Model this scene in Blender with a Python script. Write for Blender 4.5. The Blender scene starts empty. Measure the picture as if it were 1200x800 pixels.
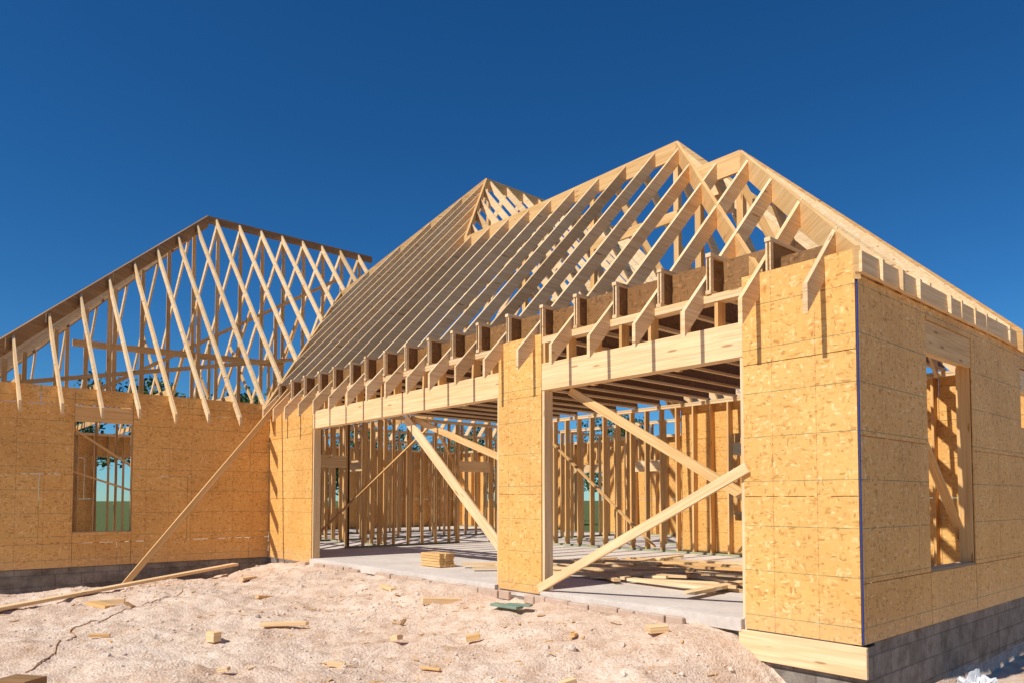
import bpy, math, random
from mathutils import Vector, noise
random.seed(7)
S=bpy.context.scene
S.view_settings.view_transform='Standard'
S.view_settings.look='None'
S.view_settings.exposure=0
PARAM=dict(sun=(-0.04,-1.0,1.08))

# ---------------------------------------------------------------- materials
def mat(name):
    m=bpy.data.materials.new(name); m.use_nodes=True
    nt=m.node_tree; nt.nodes.clear()
    o=nt.nodes.new('ShaderNodeOutputMaterial'); b=nt.nodes.new('ShaderNodeBsdfPrincipled')
    nt.links.new(b.outputs[0],o.inputs[0])
    return m,nt,b
def N(nt,t,**k):
    n=nt.nodes.new(t)
    for a,v in k.items(): setattr(n,a,v)
    return n
def ramp(nt,fac,stops):
    r=N(nt,'ShaderNodeValToRGB'); e=r.color_ramp.elements
    while len(e)<len(stops): e.new(0.5)
    for i,(p,c) in enumerate(stops):
        e[i].position=p; e[i].color=(c[0],c[1],c[2],1)
    nt.links.new(fac,r.inputs[0]); return r.outputs[0]
def mix(nt,mode,fac,a,b):
    m=N(nt,'ShaderNodeMix',data_type='RGBA',blend_type=mode)
    if isinstance(fac,float): m.inputs[0].default_value=fac
    else: nt.links.new(fac,m.inputs[0])
    for s,v in ((6,a),(7,b)):
        if isinstance(v,tuple): m.inputs[s].default_value=(v[0],v[1],v[2],1)
        else: nt.links.new(v,m.inputs[s])
    return m.outputs[2]
def noise_n(nt,vec,scale,detail=3,rough=.55,dist=0):
    n=N(nt,'ShaderNodeTexNoise'); n.inputs['Scale'].default_value=scale
    n.inputs['Detail'].default_value=detail; n.inputs['Roughness'].default_value=rough
    n.inputs['Distortion'].default_value=dist
    if vec is not None: nt.links.new(vec,n.inputs['Vector'])
    return n
def mapping(nt,vec,sc,rot=(0,0,0)):
    m=N(nt,'ShaderNodeMapping'); m.inputs['Scale'].default_value=sc; m.inputs['Rotation'].default_value=rot
    nt.links.new(vec,m.inputs[0]); return m.outputs[0]
def mathn(nt,op,a,b=None):
    m=N(nt,'ShaderNodeMath',operation=op)
    for i,v in enumerate((a,b)):
        if v is None: continue
        if isinstance(v,(int,float)): m.inputs[i].default_value=v
        else: nt.links.new(v,m.inputs[i])
    return m.outputs[0]
def bump(nt,b,h,strength,dist):
    bm=N(nt,'ShaderNodeBump'); bm.inputs['Strength'].default_value=strength; bm.inputs['Distance'].default_value=dist
    nt.links.new(h,bm.inputs['Height']); nt.links.new(bm.outputs[0],b.inputs['Normal'])

def wood(name,c1,c2,dark=.75,spread=None):
    m,nt,b=mat(name)
    uv=N(nt,'ShaderNodeUVMap').outputs[0]
    g=N(nt,'ShaderNodeNewGeometry').outputs['Random Per Island']
    g1=noise_n(nt,mapping(nt,uv,(1.2,45,1)),1.0,3,.6,.6)
    g2=noise_n(nt,mapping(nt,uv,(.6,8,1)),1.3,2,.5,1.0)
    base=ramp(nt,g2.outputs[0],[(.3,c1),(.7,c2)])
    grain=ramp(nt,g1.outputs[0],[(.35,(dark,dark*.90,dark*.80)),(.6,(1,1,1))])
    c=mix(nt,'MULTIPLY',.75,base,grain)
    isl=ramp(nt,g,[(0,(.70,.63,.53)),(.25,(.92,.89,.84)),(.7,(1,1,1)),(1,(1.0,.89,.74))])
    c=mix(nt,'MULTIPLY',.85,c,isl)
    v=N(nt,'ShaderNodeTexVoronoi'); v.inputs['Scale'].default_value=1
    nt.links.new(mapping(nt,uv,(1.7,9,1)),v.inputs['Vector'])
    kn=ramp(nt,v.outputs['Distance'],[(.0,(.30,.17,.08)),(.09,(.45,.28,.14)),(.13,(1,1,1))])
    c=mix(nt,'MULTIPLY',.7,c,kn)
    nt.links.new(c,b.inputs['Base Color']); b.inputs['Roughness'].default_value=.7
    b.inputs['Specular IOR Level'].default_value=.25
    bump(nt,b,g1.outputs[0],.25,.004)
    return m
M_lum=wood('pine_lumber',(.84,.595,.33),(.90,.71,.46))
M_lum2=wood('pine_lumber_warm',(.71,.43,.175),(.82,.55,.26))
M_dark=wood('weathered_lumber',(.27,.155,.07),(.38,.23,.115))
M_tr=wood('treated_lumber',(.30,.36,.25),(.42,.45,.30))

def osb(name,ca,cb,cc,lines=True):
    m,nt,b=mat(name)
    uv=N(nt,'ShaderNodeUVMap').outputs[0]
    g=N(nt,'ShaderNodeNewGeometry').outputs['Random Per Island']
    d=noise_n(nt,uv,9,2)
    off=N(nt,'ShaderNodeVectorMath',operation='MULTIPLY_ADD')
    nt.links.new(d.outputs['Color'],off.inputs[0]); off.inputs[1].default_value=(.06,.06,.06); nt.links.new(uv,off.inputs[2])
    cols=[]
    for sc,rot in (((15,52,1),.35),((50,17,1),.5),((21,58,1),-.7)):
        v=N(nt,'ShaderNodeTexVoronoi'); v.inputs['Scale'].default_value=1
        nt.links.new(mapping(nt,off.outputs[0],sc,(0,0,rot)),v.inputs['Vector'])
        sp=N(nt,'ShaderNodeSeparateColor'); nt.links.new(v.outputs['Color'],sp.inputs[0])
        cols.append(sp.outputs[0])
    pk=ramp(nt,noise_n(nt,uv,14,1).outputs[0],[(.42,(0,0,0)),(.54,(1,1,1))])
    pk2=ramp(nt,noise_n(nt,mapping(nt,uv,(1,1,1),(0,0,1)),11,1).outputs[0],[(.46,(0,0,0)),(.58,(1,1,1))])
    f=mix(nt,'MIX',pk,cols[0],cols[1]); f=mix(nt,'MIX',pk2,f,cols[2])
    c=ramp(nt,f,[(0,ca),(.3,cb),(.8,tuple(x*1.04 for x in cb)),(1,cc)])
    big=noise_n(nt,uv,1.1,4,.6,.4)
    c=mix(nt,'MULTIPLY',.6,c,ramp(nt,big.outputs[0],[(.3,(.80,.72,.62)),(.6,(1,1,1))]))
    c=mix(nt,'MULTIPLY',.8,c,ramp(nt,g,[(0,(.88,.82,.74)),(.5,(1,1,1)),(1,(.98,.91,.82))]))
    if lines:
        s=N(nt,'ShaderNodeSeparateXYZ'); nt.links.new(uv,s.inputs[0])
        wear=ramp(nt,noise_n(nt,uv,6,3).outputs[0],[(.34,(.35,.35,.35)),(.55,(1,1,1))])
        h=mathn(nt,'LESS_THAN',mathn(nt,'FRACT',mathn(nt,'DIVIDE',mathn(nt,'ADD',s.outputs[1],10.12),.4066)),.020)
        vl=mathn(nt,'LESS_THAN',mathn(nt,'FRACT',mathn(nt,'DIVIDE',mathn(nt,'ADD',s.outputs[0],40.2),.4066)),.015)
        c=mix(nt,'MIX',mathn(nt,'MULTIPLY',mathn(nt,'MULTIPLY',h,.72),wear),c,(.11,.16,.08))
        c=mix(nt,'MIX',mathn(nt,'MULTIPLY',mathn(nt,'MULTIPLY',vl,.50),wear),c,(.34,.09,.05))
        nx=mathn(nt,'ABSOLUTE',mathn(nt,'SUBTRACT',mathn(nt,'FRACT',mathn(nt,'DIVIDE',mathn(nt,'ADD',s.outputs[0],40.205),.4066)),.02))
        nz=mathn(nt,'ABSOLUTE',mathn(nt,'SUBTRACT',mathn(nt,'FRACT',mathn(nt,'DIVIDE',s.outputs[1],.1524)),.5))
        nn=mathn(nt,'MULTIPLY',mathn(nt,'LESS_THAN',nx,.012),mathn(nt,'LESS_THAN',nz,.03))
        c=mix(nt,'MIX',mathn(nt,'MULTIPLY',nn,.7),c,(.08,.05,.03))
        dz=mathn(nt,'ADD',mathn(nt,'MULTIPLY',s.outputs[1],-2.2),noise_n(nt,uv,3,4).outputs[0])
        cl=N(nt,'ShaderNodeClamp'); nt.links.new(dz,cl.inputs[0])
        c=mix(nt,'MIX',mathn(nt,'MULTIPLY',cl.outputs[0],.3),c,(.60,.46,.32))
    nt.links.new(c,b.inputs['Base Color']); b.inputs['Roughness'].default_value=.6
    b.inputs['Specular IOR Level'].default_value=.3
    bump(nt,b,f,.2,.003)
    return m
M_osb=osb('osb_sheathing',(.54,.27,.07),(.79,.455,.145),(.90,.64,.31))
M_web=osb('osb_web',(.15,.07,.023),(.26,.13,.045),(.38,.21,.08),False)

def simple(name,c1,c2,scale=3,rough=.85,bs=.2,bd=.01):
    m,nt,b=mat(name)
    co=N(nt,'ShaderNodeTexCoord').outputs['Object']
    n=noise_n(nt,co,scale,8,.65)
    n2=noise_n(nt,co,scale*14,4,.6)
    c=ramp(nt,n.outputs[0],[(.3,c1),(.7,c2)])
    c=mix(nt,'MULTIPLY',.5,c,ramp(nt,n2.outputs[0],[(.3,(.72,.70,.68)),(.65,(1,1,1))]))
    nt.links.new(c,b.inputs['Base Color']); b.inputs['Roughness'].default_value=rough
    bump(nt,b,n2.outputs[0],bs,bd)
    return m
M_slab=simple('slab_concrete',(.58,.50,.43),(.76,.68,.60),1.2)
M_brick=simple('rowlock_brick',(.46,.31,.22),(.62,.47,.36),6)
M_rock=simple('limestone_rock',(.58,.44,.335),(.84,.72,.60),9)
M_bag=simple('white_plastic',(.7,.72,.75),(.85,.86,.88),8,.35)
M_blue=simple('blue_housewrap_tape',(.01,.03,.16),(.02,.05,.24),5,.5)
M_teal=simple('teal_board',(.16,.25,.19),(.26,.34,.25),5,.7)
M_cord=simple('extension_cord_rubber',(.40,.20,.08),(.48,.27,.12),5,.6)
def block_mat():
    m,nt,b=mat('concrete_block')
    uv=N(nt,'ShaderNodeUVMap').outputs[0]
    br=N(nt,'ShaderNodeTexBrick'); nt.links.new(uv,br.inputs['Vector'])
    br.inputs['Scale'].default_value=1; br.inputs['Brick Width'].default_value=.4; br.inputs['Row Height'].default_value=.2
    br.inputs['Mortar Size'].default_value=.008; br.inputs['Color1'].default_value=(.25,.22,.185,1); br.inputs['Color2'].default_value=(.34,.30,.255,1)
    br.inputs['Mortar'].default_value=(.20,.18,.155,1)
    n=noise_n(nt,uv,4,6,.7); n2=noise_n(nt,uv,70,3)
    c=mix(nt,'MULTIPLY',.9,br.outputs[0],ramp(nt,n.outputs[0],[(.35,(.42,.38,.34)),(.62,(1,1,1))]))
    c=mix(nt,'MULTIPLY',.4,c,ramp(nt,n2.outputs[0],[(.3,(.5,.5,.5)),(.6,(1,1,1))]))
    nt.links.new(c,b.inputs['Base Color']); b.inputs['Roughness'].default_value=.9
    bump(nt,b,mathn(nt,'SUBTRACT',n2.outputs[0],mathn(nt,'MULTIPLY',br.outputs['Fac'],2.0)),.5,.008)
    return m
M_block=block_mat()

def ground_mat():
    m,nt,b=mat('limestone_dirt')
    co=N(nt,'ShaderNodeNewGeometry').outputs['Position']
    n1=noise_n(nt,co,.6,5,.6); n2=noise_n(nt,co,4,7,.72); n3=noise_n(nt,co,40,4,.7)
    v=N(nt,'ShaderNodeTexVoronoi'); v.inputs['Scale'].default_value=44; nt.links.new(co,v.inputs['Vector'])
    c=ramp(nt,n1.outputs[0],[(.3,(.70,.51,.375)),(.50,(.81,.635,.50)),(.72,(.87,.72,.585))])
    c=mix(nt,'MULTIPLY',.7,c,ramp(nt,n2.outputs[0],[(.36,(.74,.62,.51)),(.54,(1,1,1))]))
    c=mix(nt,'MULTIPLY',.45,c,ramp(nt,n3.outputs[0],[(.38,(.64,.56,.48)),(.58,(1,1,1))]))
    sp=N(nt,'ShaderNodeSeparateColor'); nt.links.new(v.outputs['Color'],sp.inputs[0])
    c=mix(nt,'MULTIPLY',.5,c,ramp(nt,sp.outputs[0],[(0,(.70,.60,.50)),(.3,(.97,.95,.93)),(.8,(1,1,1)),(1,(1.06,1.06,1.06))]))
    s=N(nt,'ShaderNodeSeparateXYZ'); nt.links.new(co,s.inputs[0])
    wob=noise_n(nt,co,.25,4)
    dy=mathn(nt,'ADD',mathn(nt,'MULTIPLY',mathn(nt,'SUBTRACT',s.outputs[1],16),.25),mathn(nt,'MULTIPLY',wob.outputs[0],1.5))
    dx=mathn(nt,'ADD',mathn(nt,'MULTIPLY',mathn(nt,'SUBTRACT',-28,s.outputs[0]),.25),mathn(nt,'MULTIPLY',wob.outputs[0],1.5))
    fac=N(nt,'ShaderNodeClamp'); nt.links.new(mathn(nt,'MAXIMUM',dx,dy),fac.inputs[0])
    gr=ramp(nt,n2.outputs[0],[(.3,(.06,.085,.025)),(.7,(.15,.17,.06))])
    c=mix(nt,'MIX',fac.outputs[0],c,gr)
    nt.links.new(c,b.inputs['Base Color']); b.inputs['Roughness'].default_value=.95; b.inputs['Specular IOR Level'].default_value=.1
    h=mathn(nt,'ADD',n3.outputs[0],mathn(nt,'MULTIPLY',v.outputs['Distance'],-.6))
    bump(nt,b,h,.65,.022)
    return m
M_ground=ground_mat()
def leaf_mat():
    m,nt,b=mat('leaves')
    g=N(nt,'ShaderNodeNewGeometry').outputs['Random Per Island']
    nt.links.new(ramp(nt,g,[(0,(.02,.05,.012)),(.5,(.05,.10,.02)),(1,(.10,.16,.035))]),b.inputs['Base Color'])
    b.inputs['Roughness'].default_value=.6
    return m
M_leaf=leaf_mat()
M_bark=simple('bark',(.09,.065,.045),(.16,.12,.085),4)

# ---------------------------------------------------------------- mesh bucket
class Bk:
    def __init__(s,name,m,parent=None):
        s.n=name;s.m=m;s.v=[];s.f=[];s.uv=[];s.p=parent
    def hexa(s,P,uvs):
        i=len(s.v); s.v+= [tuple(p) for p in P]
        for k,q in enumerate(((0,3,2,1),(4,5,6,7),(0,1,5,4),(1,2,6,5),(2,3,7,6),(3,0,4,7))):
            s.f.append(tuple(i+j for j in q)); s.uv+=[uvs(P[j],k) for j in q]
    def beam(s,p0,p1,w,h,anchor=0.0,plumb=False,up=(0,0,1)):
        p0=Vector(p0);p1=Vector(p1);a=(p1-p0);L=a.length
        if L<1e-4:return
        a.normalize(); up=Vector(up)
        if abs(a.dot(up))>.999: up=Vector((0,1,0))
        sd=a.cross(up).normalized(); u=sd.cross(a).normalized()
        if plumb: u=Vector((0,0,1))
        c=-u*h/2*anchor
        P=[]
        for q in (p0,p1):
            j=random.uniform(-.007,.007)
            for sx,sy in ((-1,-1),(1,-1),(1,1),(-1,1)):
                P.append(q+c+sd*(sx*w/2+j)+u*sy*h/2)
        r1=random.uniform(0,50);r2=random.uniform(0,50)
        def uvf(p,k):
            d=p-p0; l=d.dot(a)
            t=d.dot(u) if k in(3,5) else d.dot(sd)+.5
            if k in(0,1): return (r1+d.dot(sd)*.3,r2+d.dot(u))
            return (r1+l,r2+t)
        s.hexa(P,uvf)
    def box(s,x0,x1,y0,y1,z0,z1,world=True):
        P=[Vector(q) for q in ((x0,y0,z0),(x1,y0,z0),(x1,y1,z0),(x0,y1,z0),(x0,y0,z1),(x1,y0,z1),(x1,y1,z1),(x0,y1,z1))]
        r1=0 if world else random.uniform(0,40)
        def uvf(p,k):
            if k in(0,1):return (p.x+r1,p.y+r1)
            if k in(2,4):return (p.x+r1,p.z+r1)
            return (p.y+r1,p.z+r1)
        s.hexa(P,uvf)
    def done(s,parent=None,bevel=0):
        me=bpy.data.meshes.new(s.n); me.from_pydata(s.v,[],s.f)
        l=me.uv_layers.new(name='UVMap')
        l.data.foreach_set('uv',[c for t in s.uv for c in t])
        me.materials.append(s.m); me.update()
        o=bpy.data.objects.new(s.n,me); S.collection.objects.link(o)
        if parent: o.parent=parent
        if bevel:
            b=o.modifiers.new('b','BEVEL'); b.width=bevel; b.segments=1
        return o

house=bpy.data.objects.new('house_under_construction',None); S.collection.objects.link(house)

H=3.10
# ---------------------------------------------------------------- sheathing
sheath=Bk('osb_wall_sheathing',M_osb)
def clad(axis,const,a0,a1,z0,z1,openings=(),out=1,t=.012,band=None):
    zrows=[z0]; z=z0+(band if band else 1.22)
    while z<z1-.15: zrows.append(z); z+=1.22
    zrows.append(z1)
    for i in range(len(zrows)-1):
        za,zb=zrows[i],zrows[i+1]
        js=set([a0,a1]); x=a0+(1.22 if i%2 else 2.44)
        while x<a1-.2: js.add(x); x+=2.44
        for op in openings: js.add(op[0]); js.add(op[1])
        js=sorted(js)
        for k in range(len(js)-1):
            ua,ub=js[k],js[k+1]; cells=[(za,zb)]
            for op in openings:
                if ua>=op[0]-1e-6 and ub<=op[1]+1e-6:
                    nc=[]
                    for (c0,c1) in cells:
                        if op[3]<=c0 or op[2]>=c1: nc.append((c0,c1)); continue
                        if op[2]>c0: nc.append((c0,op[2]))
                        if op[3]<c1: nc.append((op[3],c1))
                    cells=nc
            for c0,c1 in cells:
                g=random.uniform(.0025,.0045); jt=random.uniform(0,.004)*out
                lo,hi=sorted((const+jt,const+t*out+jt))
                if axis=='x': sheath.box(ua+g,ub-g,lo,hi,c0+g,c1-g)
                else: sheath.box(lo,hi,ua+g,ub-g,c0+g,c1-g)
clad('x',0,-1.05,-.0,-.09,H+.09,out=-1)
clad('x',0,-4.62,-3.80,-.05,H+.04,out=-1)
clad('x',0,-12.12,-10.1,-.09,H,out=-1)
SW=[(1.50,2.80,.42,2.84),(4.62,5.5,2.0,2.75)]
clad('y',0,0,6.48,-.09,2.97,SW,out=1,band=.5)
WW=[(-3.57,-2.62,.52,2.80)]
clad('y',-12.15,-5.3,-.015,-.09,H,WW,out=1,band=.42)
clad('x',-5.3,-22,-12.15,-.09,H,[(-18.2,-16,.7,2.4)],out=-1)
clad('x',6.48,-6.4,0,-.09,H,[(-5.2,-4.6,.7,2.4)],out=1)
clad('y',-22.0,-5.3,12,-.09,H,[(-3.2,-2.2,.8,2.4),(-1.4,1.4,.1,2.4),(6,7.2,.8,2.4)],out=-1)
clad('x',12.08,-22,-6.4,-.09,H,[(-20,-19,.8,2.4),(-14.8,-13.4,0,2.3),(-9.6,-8.8,.8,2.4)],out=1)
sheath.done(house)

# ---------------------------------------------------------------- framing
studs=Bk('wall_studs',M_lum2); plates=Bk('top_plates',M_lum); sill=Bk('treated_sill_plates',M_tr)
def stud_wall(axis,c,a0,a1,z0=0,z1=H,dep=.09,sp=.406,openings=(),hdr=True):
    def P(a,z): return (a,c,z) if axis=='x' else (c,a,z)
    up=(0,1,0) if axis=='x' else (1,0,0)
    sill_segs=[(a0,a1)]
    for op in openings:
        if op[2]<=.05:
            n=[]
            for s0,s1 in sill_segs:
                if op[0]>s0: n.append((s0,min(s1,op[0])))
                if op[1]<s1: n.append((max(s0,op[1]),s1))
            sill_segs=n
    for s0,s1 in sill_segs:
        if s1-s0>.05: sill.beam(P(s0,z0+.02),P(s1,z0+.02),dep,.038)
    plates.beam(P(a0,z1-.019),P(a1,z1-.019),dep,.037)
    plates.beam(P(a0,z1-.058),P(a1,z1-.058),dep,.037)
    x=a0+.02; pos=[]
    while x<a1: pos.append(x); x+=sp
    pos.append(a1-.02)
    for op in openings: pos+= [op[0]-.02,op[0]-.06,op[1]+.02,op[1]+.06]
    for x in pos:
        inside=[op for op in openings if op[0]-.001<x<op[1]+.001]
        if inside:
            op=inside[0]
            if op[2]>z0+.1: studs.beam(P(x,z0+.04),P(x,op[2]-.02),.038,dep-.004,up=up)
            if op[3]<z1-.12: studs.beam(P(x,op[3]+.02),P(x,z1-.077),.038,dep-.004,up=up)
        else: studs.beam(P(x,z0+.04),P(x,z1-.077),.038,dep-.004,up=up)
    for op in openings:
        if op[2]>z0+.1: plates.beam(P(op[0]-.02,op[2]-.012),P(op[1]+.02,op[2]-.012),dep,.038)
        if hdr: plates.beam(P(op[0]-.04,op[3]-.14),P(op[1]+.04,op[3]-.14),dep-.012,.27)
stud_wall('x',.072,-1.05,-.0,dep=.14)
stud_wall('x',.072,-4.62,-3.80,dep=.14)
stud_wall('x',.072,-12.1,-10.1,dep=.14)
hd=Bk('garage_door_headers',M_lum)
for a,b in ((-3.8,-1.05),(-10.1,-4.62)):
    hd.beam((a,.04,2.605),(b,.04,2.605),.09,.33)
    hd.beam((a,.115,2.605),(b,.115,2.605),.05,.326)
    plates.beam((a,.07,H-.019),(b,.07,H-.019),.14,.038); plates.beam((a,.07,H-.058),(b,.07,H-.058),.14,.037)
    x=a+.03
    while x<b: studs.beam((x,.07,2.772),(x,.07,H-.077),.038,.13,up=(0,1,0)); x+=.406
hs=Bk('window_headers',M_lum2)
hs.box(-.03,.006,1.504,2.796,2.53,2.835)
hs.box(-12.17,-12.144,-3.566,-2.624,2.50,2.795)
hs.done(house)
stud_wall('y',-.075,.14,6.4,dep=.14,openings=SW)
stud_wall('y',-12.225,-5.2,-.1,dep=.14,openings=WW)
stud_wall('x',-5.23,-22,-12.3,dep=.14,openings=[(-18.2,-16,.7,2.4)])
stud_wall('x',6.41,-12.15,-.15,dep=.14,openings=[(-11.4,-10.4,.0,2.1)])
stud_wall('y',-12.2,.2,12,dep=.09,openings=[(.9,1.8,0,2.1),(5,6,0,2.1)])
stud_wall('y',-15.2,-5.1,9,dep=.09,openings=[(1.5,2.6,0,2.1)])
stud_wall('x',2.9,-21.9,-12.3,dep=.09,openings=[(-14.3,-13.3,0,2.1)])
stud_wall('x',-1.6,-15.1,-12.35,dep=.09,openings=[(-14.3,-13.4,0,2.1)])
stud_wall('y',-21.9,-5.1,12,dep=.14)
stud_wall('x',12.0,-21.9,-6.4,dep=.14,openings=[(-14.8,-13.4,0,2.3)])
stud_wall('y',-6.4,6.55,11.9,dep=.14,openings=[(8,9.3,.8,2.4)])
stud_wall('y',-18.3,3.0,11.9,dep=.09)
stud_wall('x',8.6,-12.1,-7.5,dep=.09,openings=[(-9.4,-8.5,0,2.1)])
for x in (-1.07,-3.78,-4.64,-10.08): plates.beam((x,.07,0.0),(x,.07,2.44),.038,.14,up=(0,1,0))
studs.done(house); plates.done(house); sill.done(house); hd.done(house,.004)

tr=Bk('rim_and_fascia_boards',M_lum)
tr.beam((-1.10,-.037,-.225),(.05,-.037,-.225),.036,.255)
tr.beam((.048,-.02,3.065),(.048,4.75,3.065),.036,.18)
tr.done(house,.003)
bt=Bk('blue_corner_wrap',M_blue); bt.box(.0165,.019,-.018,-.006,-.08,2.96); bt.box(.008,.0175,-.0185,-.0165,-.08,2.96); bt.done(house)

# ---------------------------------------------------------------- foundation / slab
fd=Bk('block_foundation',M_block)
fd.box(-12.3,-.0,.006,.25,-1.3,-.12)
fd.box(-.22,-.012,.26,6.4,-1.3,-.10)
fd.box(-12.42,-12.165,-5.28,-.0,-1.3,-.10)
fd.box(-22.0,-12.43,-5.28,-5.05,-1.3,-.10)
fd.box(-22.0,-.3,6.2,6.46,-1.3,-.12)
fd.box(-22.0,-21.8,-5,12,-1.3,-.12)
fd.box(-22.0,-6.4,11.8,12.05,-1.3,-.12)
fd.done(house)
sb=Bk('floor_slab',M_slab)
sb.box(-12.18,-.10,.004,6.47,-.115,0)
sb.box(-10.08,-4.64,-.06,.004,-.115,-.002)
sb.box(-3.78,-1.07,-.06,.004,-.115,-.002)
sb.box(-21.95,-12.2,-5.25,12.03,-.115,.0)
sb.box(-12.18,-6.38,6.48,12.03,-.115,-.0)
sb.done(house,.004)
rb=Bk('door_threshold_bricks',M_brick)
x=-10.3
while x<-1.12:
    L=random.choice((.2,.2,.3,.4))+random.uniform(-.02,.02)
    if random.random()>.12:
        rb.box(x+.005,x+L-.005,-.13+random.uniform(-.015,.015),-.065,-.16,-.05+random.uniform(-.02,.008))
    x+=L
rb.done(house,bevel=.008)

# ---------------------------------------------------------------- roof
raf=Bk('roof_rafters',M_lum); raf2=Bk('wing_roof_rafters',M_lum); ridge=Bk('ridges_hips_valleys',M_lum2)
def spans(poly,axis,c):
    r=[]; n=len(poly)
    for i in range(n):
        a,b=poly[i],poly[(i+1)%n]
        if axis=='x': a,b=(a[1],a[0]),(b[1],b[0])
        if (a[0]-c)*(b[0]-c)<0:
            t=(c-a[0])/(b[0]-a[0]); r.append(a[1]+t*(b[1]-a[1]))
    r.sort(); return [(r[i],r[i+1]) for i in range(0,len(r)-1,2)]
def plane(bk,poly,axis,zf,start,sp,w=.042,h=.25,tailjit=.03):
    cs=[p[0] if axis=='y' else p[1] for p in poly]; lo,hi=min(cs),max(cs)
    c=start
    while c>lo: c-=sp
    c+=sp
    while c<hi:
        for a,b in spans(poly,axis,c):
            if b-a<.12: continue
            za,zb=(zf(c,a),zf(c,b)) if axis=='y' else (zf(a,c),zf(b,c))
            if za<zb: a+=random.uniform(-tailjit,tailjit)
            else: b+=random.uniform(-tailjit,tailjit)
            if axis=='y': bk.beam((c,a,zf(c,a)),(c,b,zf(c,b)),w,h,1,True)
            else: bk.beam((a,c,zf(a,c)),(b,c,zf(b,c)),w,h,1,True)
        c+=sp
Z0=3.24; s=1.08
F=lambda x,y: Z0+s*y
S1=lambda x,y: Z0-1.0*x
B1=lambda x,y: Z0+s*(4.34-y)
S2=lambda x,y: Z0+s*(-.87-x)
Mb=lambda x,y: Z0+s*(6.48-y)
P3z=Z0+s*6.2
R3=lambda x,y: P3z-s*(x+12.6)
L3=lambda x,y: P3z+s*(x+12.6)
sw=1.11
W=lambda x,y: Z0-.02+sw*(-12.15-x)
WB=lambda x,y: Z0-.02+sw*(x+21.95)
P4z=Z0-.02+sw*4.9; sl=(P4z-Z0+.02)/5.52
WE=lambda x,y: Z0-.02+sl*(y+5.3)
P1=(-2.35,2.17,Z0+s*2.17);P2=(-4.11,3.24,Z0+s*3.24);P3=(-12.6,6.2,P3z);P4=(-17.05,.22,P4z)
V=(-15.48,3.33,Z0+s*3.33)
plane(raf,[(-.03,-.32),(-.03,.03),P1[:2],(-3.04,2.17),P2[:2],(-9.64,3.24),P3[:2],(-15.48,3.33),(-12.15,0),(-11.8,-.32)],'y',F,-.27,.61)
plane(raf,[(.07,.03),(.07,4.34),P1[:2]],'x',S1,.35,.406,.042,.19)
plane(raf,[(0,4.6),(-2.35,2.17),(-3.04,2.17),(-.87,4.6)],'y',B1,-.3,.61)
plane(raf,[(-3.04,2.17),P2[:2],(-.5,6.85),(-.5,4.34)],'x',S2,2.5,.61)
plane(raf,[(-.87,6.9),P2[:2],(-9.64,3.24),(-6.4,6.9)],'y',Mb,-.57,.61)
plane(raf,[P3[:2],(-9.64,3.24),(-6.4,6.48),(-6.0,6.48),(-6.0,12.2),(-12.6,12.2)],'x',R3,6.35,.61)
plane(raf,[P3[:2],(-15.48,3.33),(-15.48,5),(-18.8,5),(-18.8,12.2),(-12.6,12.2)],'x',L3,6.35,.61)
plane(raf2,[(-11.72,-5.8),(-11.72,-.45),(-15.48,3.33),(-15.48,5.2),(-17.05,5.2),P4[:2]],'x',W,-5.04,.61,.042,.19)
plane(raf2,[(-22.4,-5.8),P4[:2],(-17.05,5.2),(-22.4,5.2)],'x',WB,-5.0,.61,.042,.19)
plane(raf2,[(-22.4,-5.75),P4[:2],(-11.7,-5.75)],'y',WE,-17.05,.61,.042,.19)
def rg(a,b,w=.045,h=.28,up=.02,bk=ridge):
    a=Vector(a)+Vector((0,0,up)); b=Vector(b)+Vector((0,0,up)); bk.beam(a,b,w,h,1,True)
rg((.03,-.03,3.18),P1); rg(P1,(-3.04,2.17,P1[2])); rg(P1,(0.1,4.4,3.15)); rg((-.87,0.0,3.2),P2); rg(P2,(-9.64,3.24,P2[2])); rg(P2,(-.6,6.75,2.95))
rg((-9.64,3.24,P2[2]),P3); rg(P3,(-12.6,12.2,P3z)); rg(P3,V); rg((-11.9,-.25,2.95),V); rg((-9.64,3.24,P2[2]),(-6.2,6.7,3.0))
hipd=Bk('wing_hip_boards',M_dark)
rg(P4,(-11.72,-5.78,2.76),.05,.32,.03,hipd); rg(P4,(-22.4,-5.78,2.76),.05,.30,.03,hipd); rg(P4,(-17.05,5.2,P4z),.045,.20,.02,hipd)
hipd.done(house)
raf.done(house,); raf2.done(house)
sup=Bk('roof_posts_and_braces',M_lum2)
for x,y,z in ((-2.35,2.17,5.3),(-4.11,3.24,6.4),(-5.9,3.24,6.4),(-7.7,3.24,6.4),(-9.6,3.24,6.4),(-12.6,6.3,9.5),(-12.6,8.4,9.5),(-12.6,10.5,9.5),(-3.0,2.2,5.2)):
    sup.beam((x,y,3.1),(x,y,z),.09,.09)
sup.beam((-1.2,1.6,3.2),(-2.3,2.15,5.1),.038,.09)
sup.beam((-3.5,3.2,3.2),(-4.5,2.4,5.6),.038,.09)
sup.beam((-3.05,2.17,5.05),(-4.9,2.17,5.05),.038,.14)
for i in range(17):
    y=-4.43+.61*i
    if y>5: break
    if i%2==0: sup.beam((-12.2,y+.05,3.19),(-21.9,y+.05,3.19),.038,.14)
    top=min(P4z-.2,WE(0,y)-.2) 
    sup.beam((-17.05,y+.05,3.25),(-17.05,y+.05,top),.038,.09)
    for sg in(1,-1):
        xe=-17.05+sg*2.45
        zt=min(Z0+sw*2.45-.2,top)
        if i%3==0: sup.beam((xe,y+.05,3.25),(xe,y+.05,zt),.038,.09)
        if y>-1.5 and i%2==0: sup.beam((xe,y+.05,zt),(-17.05,y+.05,3.3),.038,.09)
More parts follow.
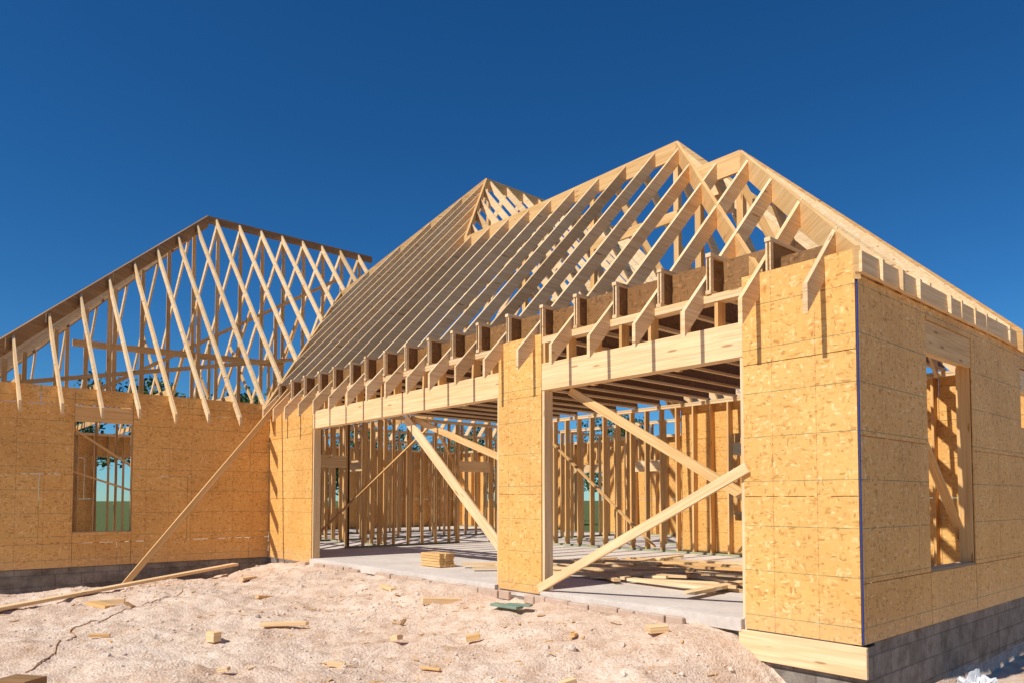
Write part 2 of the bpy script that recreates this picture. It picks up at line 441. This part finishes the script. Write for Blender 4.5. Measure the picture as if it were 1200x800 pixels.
sup.beam((-14.6,-4.8,3.3),(-14.6,4.8,5.3),.038,.09); sup.beam((-14.8,-3.2,4.4),(-14.8,1.4,4.5),.038,.14)
sup.beam((-16.9,-3,3.3),(-17,4,7.7),.038,.09)
sup.done(house); ridge.done(house)

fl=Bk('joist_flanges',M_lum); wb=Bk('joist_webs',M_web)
x=-.80
while x>-12.0:
    y0=-.0+random.uniform(-.03,.03); yb=6.4
    for z in (3.125,3.495): fl.beam((x,y0,z),(x,yb,z),.06,.038)
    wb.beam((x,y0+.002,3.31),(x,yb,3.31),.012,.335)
    fl.box(x-.026,x-.007,y0+.01,y0+.06,3.146,3.474,False); fl.box(x+.007,x+.026,y0+.01,y0+.06,3.146,3.474,False)
    if x-.61>-12:
        zt=3.47+random.uniform(-.02,.01); yy=.20+random.uniform(-.03,.03)
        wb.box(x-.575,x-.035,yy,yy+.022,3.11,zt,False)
    x-=.61
wb.box(-.765,-.32,.20,.222,3.11,3.36,False)
fl.beam((-12,3.2,3.54),(-.9,3.2,3.54),.09,.038)
fl.done(house); wb.done(house)

br=Bk('temporary_braces',M_lum)
br.beam((-7.15,.18,2.40),(-4.66,.17,.36),.038,.15)
br.beam((-3.82,-.05,.02),(-1.0,-.03,1.40),.038,.10)
br.done(house,.003)
br2=Bk('inner_braces',M_lum2)
br2.beam((-3.5,.19,2.42),(-.95,.19,1.02),.038,.10)
br2.beam((-7.1,.24,2.40),(-4.5,.24,1.55),.038,.09)
br2.beam((-12.1,.8,.1),(-12.1,4.0,2.9),.03,.09,up=(1,0,0)); br2.beam((-12.1,6,.1),(-12.1,4.2,2.9),.03,.09,up=(1,0,0))
br2.beam((-7,6.32,.1),(-10.5,6.32,2.8),.03,.09,up=(0,1,0)); br2.beam((-5,6.32,.1),(-2.5,6.32,2.8),.03,.09,up=(0,1,0))
br2.beam((-.16,1.2,2.3),(-.16,3.6,.1),.03,.09,up=(1,0,0))
br2.beam((-12.33,-3.9,2.6),(-12.33,-1.5,1.0),.03,.09,up=(1,0,0)); br2.beam((-12.33,-4.4,1.9),(-12.33,-1.2,.8),.03,.09,up=(1,0,0))
br2.done(house)
pr=Bk('leaning_prop_board',M_lum2); pr.beam((-11.25,-2.95,-.42),(-11.55,.15,3.35),.038,.10); pr.done(house)

# ---------------------------------------------------------------- ground
def sm(a,b,t):
    t=max(0,min(1,(t-a)/(b-a))); return t*t*(3-2*t)
def gh(x,y):
    if -22<x<0 and 0<y<12: return -.3
    h=-.36
    near=sm(-2.0,-.2,y)
    if y<.5: h+= .245*near*sm(-11.9,-10.6,x)*(1-sm(-1.25,-.6,x))
    h-= .45*sm(-1.05,-.1,x)*sm(-2.2,-.1,y)
    h-= .12*sm(.2,2.0,x)
    h-= .14*sm(-10.9,-11.9,x)
    h+= .12*math.exp(-((x+8.5)**2/5+(y+2.6)**2/1.2))
    for c0 in (-2.2,-3.7):
        d=x-c0-.25*(y+3); h-= .04*math.exp(-(d/.13)**2)*sm(-.5,-1.2,y); h+=.02*math.exp(-((abs(d)-.26)/.08)**2)*sm(-.5,-1.2,y)
    p=Vector((x,y,0))
    h+=(.07*noise.noise(p*.6)+.06*noise.noise(p*1.7+Vector((3,1,0)))+.034*noise.noise(p*4.3)+.020*noise.noise(p*10)+.009*noise.noise(p*22))
    return h
def axis_pts(a,b,st,far):
    p=[a+st*i for i in range(int((b-a)/st)+1)]
    d=st;q=p[-1]
    while q<far: d*=1.35;q+=d;p.append(q)
    d=st;q=p[0];l=[]
    while q>-far: d*=1.35;q-=d;l.append(q)
    return l[::-1]+p
xs=axis_pts(-12.4,3.2,.04,900); ys=axis_pts(-6.4,.3,.04,900)
vs=[(x,y,gh(x,y)) for y in ys for x in xs]; nx=len(xs)
fs=[(j*nx+i,j*nx+i+1,(j+1)*nx+i+1,(j+1)*nx+i) for j in range(len(ys)-1) for i in range(nx-1)]
me=bpy.data.meshes.new('ground'); me.from_pydata(vs,[],fs); me.materials.append(M_ground)
me.polygons.foreach_set('use_smooth',[True]*len(fs))
g=bpy.data.objects.new('ground',me); S.collection.objects.link(g)
t=(1+5**.5)/2
ico=[Vector(v).normalized() for v in ((-1,t,0),(1,t,0),(-1,-t,0),(1,-t,0),(0,-1,t),(0,1,t),(0,-1,-t),(0,1,-t),(t,0,-1),(t,0,1),(-t,0,-1),(-t,0,1))]
icf=[(0,11,5),(0,5,1),(0,1,7),(0,7,10),(0,10,11),(1,5,9),(5,11,4),(11,10,2),(10,7,6),(7,1,8),(3,9,4),(3,4,2),(3,2,6),(3,6,8),(3,8,9),(4,9,5),(2,4,11),(6,2,10),(8,6,7),(9,8,1)]
vs=[];fs=[]
for i in range(15000):
    x=random.uniform(-12,1.8); y=-.15-abs(random.triangular(0,6.2,.8))
    if noise.noise(Vector((x*.9,y*.9,5)))+random.uniform(-.45,.45)<0: continue
    r=.005+.016*random.random()**3+(.035*random.random() if random.random()<.02 else 0)
    z=gh(x,y)+r*.1; b=len(vs); sx,sy,sz=[r*random.uniform(.6,1.4) for _ in range(3)]; a=random.uniform(0,6.28);ca,sa=math.cos(a),math.sin(a)
    for v in ico:
        k=random.uniform(.75,1.15); vx,vy,vz=v.x*sx*k,v.y*sy*k,v.z*sz*k*.75
        vs.append((x+vx*ca-vy*sa,y+vx*sa+vy*ca,z+vz))
    fs+=[tuple(b+q for q in f) for f in icf]
me=bpy.data.meshes.new('gravel'); me.from_pydata(vs,[],fs); me.materials.append(M_rock)
o=bpy.data.objects.new('gravel',me); S.collection.objects.link(o)

# ---------------------------------------------------------------- loose lumber
def plank(name,m,c,L,w,th,ang,lift=.02,tilt=None):
    b=Bk(name,m); d=Vector((math.cos(ang),math.sin(ang),0))
    p0=Vector(c)-d*L/2; p1=Vector(c)+d*L/2
    z=gh(c[0],c[1])
    p0.z=z+lift; p1.z=z+lift+(tilt or 0)
    b.beam(p0,p1,w,th); return b.done(bevel=.002)
b=Bk('lumber_plank',M_lum); b.beam((-8.55,-5.25,gh(-8.55,-5.25)+.06),(-11.15,-1.05,gh(-11.15,-1.05)+.20),.14,.045); b.done(bevel=.003)
for (c,L,w,th,a,m) in (
    ((-8.22,-3.88,0),.5,.14,.04,.3,M_lum2),((-8.5,-3.7,0),.35,.09,.09,1.2,M_lum),((-5.05,-3.47,0),.12,.1,.1,.4,M_lum),
    ((-5.33,-2.60,0),.55,.09,.04,.75,M_lum),((-6.27,-.67,0),.45,.09,.04,-.2,M_lum),((-4.81,-.78,0),.5,.1,.07,1.2,M_lum),
    ((-3.23,-1.51,0),.14,.09,.05,.9,M_lum2),((-3.74,-2.1,0),.10,.08,.05,.2,M_lum),((-3.3,-2.99,0),.16,.05,.04,.7,M_lum),
    ((-3.49,-3.91,0),.10,.05,.03,.7,M_lum),((-1.63,-.58,0),.18,.14,.06,1.0,M_lum),((-1.46,-1.94,0),.14,.06,.04,1.3,M_lum),
    ((-9.6,-1.4,0),.4,.09,.04,2.2,M_lum),((-7.4,-2.0,0),.22,.09,.04,1.7,M_lum2),((-2.3,-1.0,0),.12,.05,.03,2.0,M_lum2),
    ((-10.4,-3.2,0),.5,.09,.04,2.6,M_lum2),((-7.9,-3.6,0),.3,.05,.03,.1,M_dark),((-6.1,-4.3,0),.2,.05,.03,1.1,M_lum2),
    ((-4.4,-1.6,0),.18,.04,.02,2.4,M_dark),((-2.7,-2.4,0),.2,.03,.02,.5,M_lum2)):
    plank('lumber_scrap',m,c,L,w,th,a,.02+th/3,random.uniform(-.03,.03))
plank('teal_board_scrap',M_teal,(-3.68,-.68,0),.42,.12,.03,.1,.05)
plank('teal_board_scrap',M_teal,(-3.55,-.60,0),.30,.10,.02,.4,.075)
plank('dark_timber_offcut',M_dark,(-4.35,-5.2,0),.3,.2,.08,.6,.05)
b=Bk('wood_chips',M_lum2)
for i in range(260):
    x=random.uniform(-11,-.8); y=-.3-abs(random.triangular(0,5,.6)); a=random.uniform(0,3.14); L=random.uniform(.02,.11)
    z=gh(x,y)+.008; b.beam((x,y,z),(x+L*math.cos(a),y+L*math.sin(a),z+random.uniform(-.005,.012)),random.uniform(.006,.025),.006)
b.done()
cu=bpy.data.curves.new('extension_cord','CURVE'); cu.dimensions='3D'; cu.bevel_depth=.005; sp=cu.splines.new('POLY')
pts=[]
for i in range(120):
    q=i/119; x=-4.9-3.9*q; y=-5.1+2.4*q**1.4+.16*math.sin(q*9)+.05*math.sin(q*23); pts.append((x,y,gh(x,y)+.006))
sp.points.add(len(pts)-1)
for p,q in zip(sp.points,pts): p.co=(*q,1)
cu.materials.append(M_cord)
o=bpy.data.objects.new('extension_cord',cu); S.collection.objects.link(o)
b=Bk('lumber_stack',M_lum2)
for r in range(5):
    for k in range(3): b.beam((-7.5,.75+k*.1,.03+r*.044),(-6.95+random.uniform(-.02,.02),.75+k*.1,.03+r*.044),.092,.04)
b.done(bevel=.002)
b=Bk('floor_scrap_pile',M_lum)
for i in range(60):
    x=random.uniform(-6.4,-2.2); y=random.uniform(1.2,4.6); a=random.gauss(.4,.5); L=random.uniform(.2,1.7)
    z=.02+random.random()*.05; b.beam((x-math.cos(a)*L/2,y-math.sin(a)*L/2,z),(x+math.cos(a)*L/2,y+math.sin(a)*L/2,z+random.uniform(0,.03)),random.choice((.05,.09,.14)),.038)
b.done()
b=Bk('long_floor_boards',M_lum2)
for i in range(5): b.beam((-5.6,1.6+i*.5,.03+i*.008),(-2.4+.2*i,2.8+i*.4,.03+i*.008),.09,.038)
b.done()
vs=[];fs=[];n=26;mm=14
for j in range(mm+1):
    for i in range(n):
        a=i/n*6.2832;e=j/mm*math.pi/2
        k=1+.55*noise.noise(Vector((math.cos(a)*2.4,math.sin(a)*2.4,e*3)))+.10*math.sin(a*7+e*4)+.2*noise.noise(Vector((math.cos(a)*6,math.sin(a)*6,e*7)))
        vs.append((.17*k*math.cos(a)*math.cos(e),.26*k*math.sin(a)*math.cos(e),.19*k*math.sin(e)))
for j in range(mm):
    for i in range(n): fs.append((j*n+i,j*n+(i+1)%n,(j+1)*n+(i+1)%n,(j+1)*n+i))
me=bpy.data.meshes.new('plastic_bag'); me.from_pydata(vs,[],fs); me.materials.append(M_bag)
o=bpy.data.objects.new('plastic_bag',me); o.location=(.24,1.95,gh(.24,1.95)-.01); S.collection.objects.link(o)

# ---------------------------------------------------------------- trees
def tree_mesh(seed,Ht):
    rnd=random.Random(seed); vs=[];fs=[];mi=[]
    def limb(p0,p1,r0,r1,n=7):
        p0=Vector(p0);p1=Vector(p1);a=(p1-p0).normalized();sd=a.orthogonal().normalized();u=a.cross(sd);b=len(vs)
        for p,r in((p0,r0),(p1,r1)):
            for i in range(n):
                t=i/n*6.2832; vs.append(tuple(p+sd*math.cos(t)*r+u*math.sin(t)*r))
        for i in range(n): fs.append((b+i,b+(i+1)%n,b+n+(i+1)%n,b+n+i)); mi.append(0)
    limb((0,0,-.5),(0,0,Ht*.4),.22,.15); limb((0,0,Ht*.4),(.2,.1,Ht*.8),.15,.05)
    cl=[]
    for i in range(11):
        a=rnd.uniform(0,6.28);z0=Ht*rnd.uniform(.25,.6);R=Ht*rnd.uniform(.15,.33);z1=z0+Ht*rnd.uniform(.05,.3)
        p=(R*math.cos(a),R*math.sin(a),z1); limb((0,0,z0),p,.09,.02,5); cl.append((p,Ht*rnd.uniform(.10,.17)))
    cl.append(((.2,.1,Ht*.85),Ht*.13)); cl.append(((0,0,Ht*.6),Ht*.2))
    for (c,r) in cl:
        for k in range(330):
            d=Vector((rnd.gauss(0,1),rnd.gauss(0,1),rnd.gauss(0,1))).normalized()*r*rnd.uniform(.4,1.12)
            p=Vector(c)+Vector((d.x,d.y,d.z*.8)); q=Vector((rnd.gauss(0,1),rnd.gauss(0,1),rnd.gauss(0,1))).normalized()
            e=q.orthogonal().normalized(); f=q.cross(e); sz=rnd.uniform(.07,.17); b=len(vs)
            vs.extend([tuple(p+e*sz),tuple(p+f*sz*.6),tuple(p-e*sz),tuple(p-f*sz*.6)]); fs.append((b,b+1,b+2,b+3)); mi.append(1)
    me=bpy.data.meshes.new('tree'); me.from_pydata(vs,[],fs); me.materials.append(M_bark); me.materials.append(M_leaf)
    me.polygons.foreach_set('material_index',mi); return me
tm=[tree_mesh(1,8),tree_mesh(2,7),tree_mesh(3,9)]
for i,(x,y,sc) in enumerate(((-46,6,1.22),(-52,14,1.45),(-42,11,.95),(-47,-4,.8),(-38,14,.75),(-35,17,.7),(-32,20,.72),(-30,24,.7),(-26,28,.8),(-40,18,.8),(-20,32,.8),(-13,34,.8),(-7,31,.9),(-3,35,.9),(2,40,.95),(-55,-10,.8),(-60,-18,.8),(-36,25,.8))):
    o=bpy.data.objects.new('tree',tm[i%3]); o.location=(x,y,-.5); o.rotation_euler=(0,0,i*1.3); o.scale=(sc*1.1,sc*1.1,sc); S.collection.objects.link(o)

# ---------------------------------------------------------------- light
sd=Vector(PARAM['sun']).normalized()
L=bpy.data.lights.new('sun','SUN'); L.energy=5.0; L.angle=math.radians(.5); L.color=(1,.95,.86)
o=bpy.data.objects.new('sun',L); o.rotation_euler=sd.to_track_quat('Z','Y').to_euler(); S.collection.objects.link(o)
w=bpy.data.worlds.new('World'); S.world=w; w.use_nodes=True; nt=w.node_tree; nt.nodes.clear()
sk=N(nt,'ShaderNodeTexSky',sky_type='NISHITA'); sk.sun_disc=False
sk.sun_elevation=math.asin(sd.z); sk.sun_rotation=math.atan2(sd.x,sd.y)
sk.altitude=1400; sk.air_density=1.0; sk.dust_density=.1; sk.ozone_density=4
bg=N(nt,'ShaderNodeBackground'); bg.inputs[1].default_value=.096
hsv=N(nt,'ShaderNodeHueSaturation'); hsv.inputs['Saturation'].default_value=1.25; nt.links.new(sk.outputs[0],hsv.inputs['Color'])
nt.links.new(mix(nt,'MULTIPLY',1.0,hsv.outputs[0],(.52,.86,1.0)),bg.inputs[0])
ou=N(nt,'ShaderNodeOutputWorld'); nt.links.new(bg.outputs[0],ou.inputs[0])

# ---------------------------------------------------------------- camera
cam=bpy.data.cameras.new('camera'); cam.sensor_width=36; cam.lens=25.2; cam.clip_end=3000; cam.clip_start=.05
pitch=math.radians(2.3); cam.shift_y=(585-400-840*math.tan(pitch))/1200
c=bpy.data.objects.new('camera',cam); c.location=(2.58,-6.03,1.10); c.rotation_euler=(math.pi/2+pitch,0,math.radians(49.03))
S.collection.objects.link(c); S.camera=c
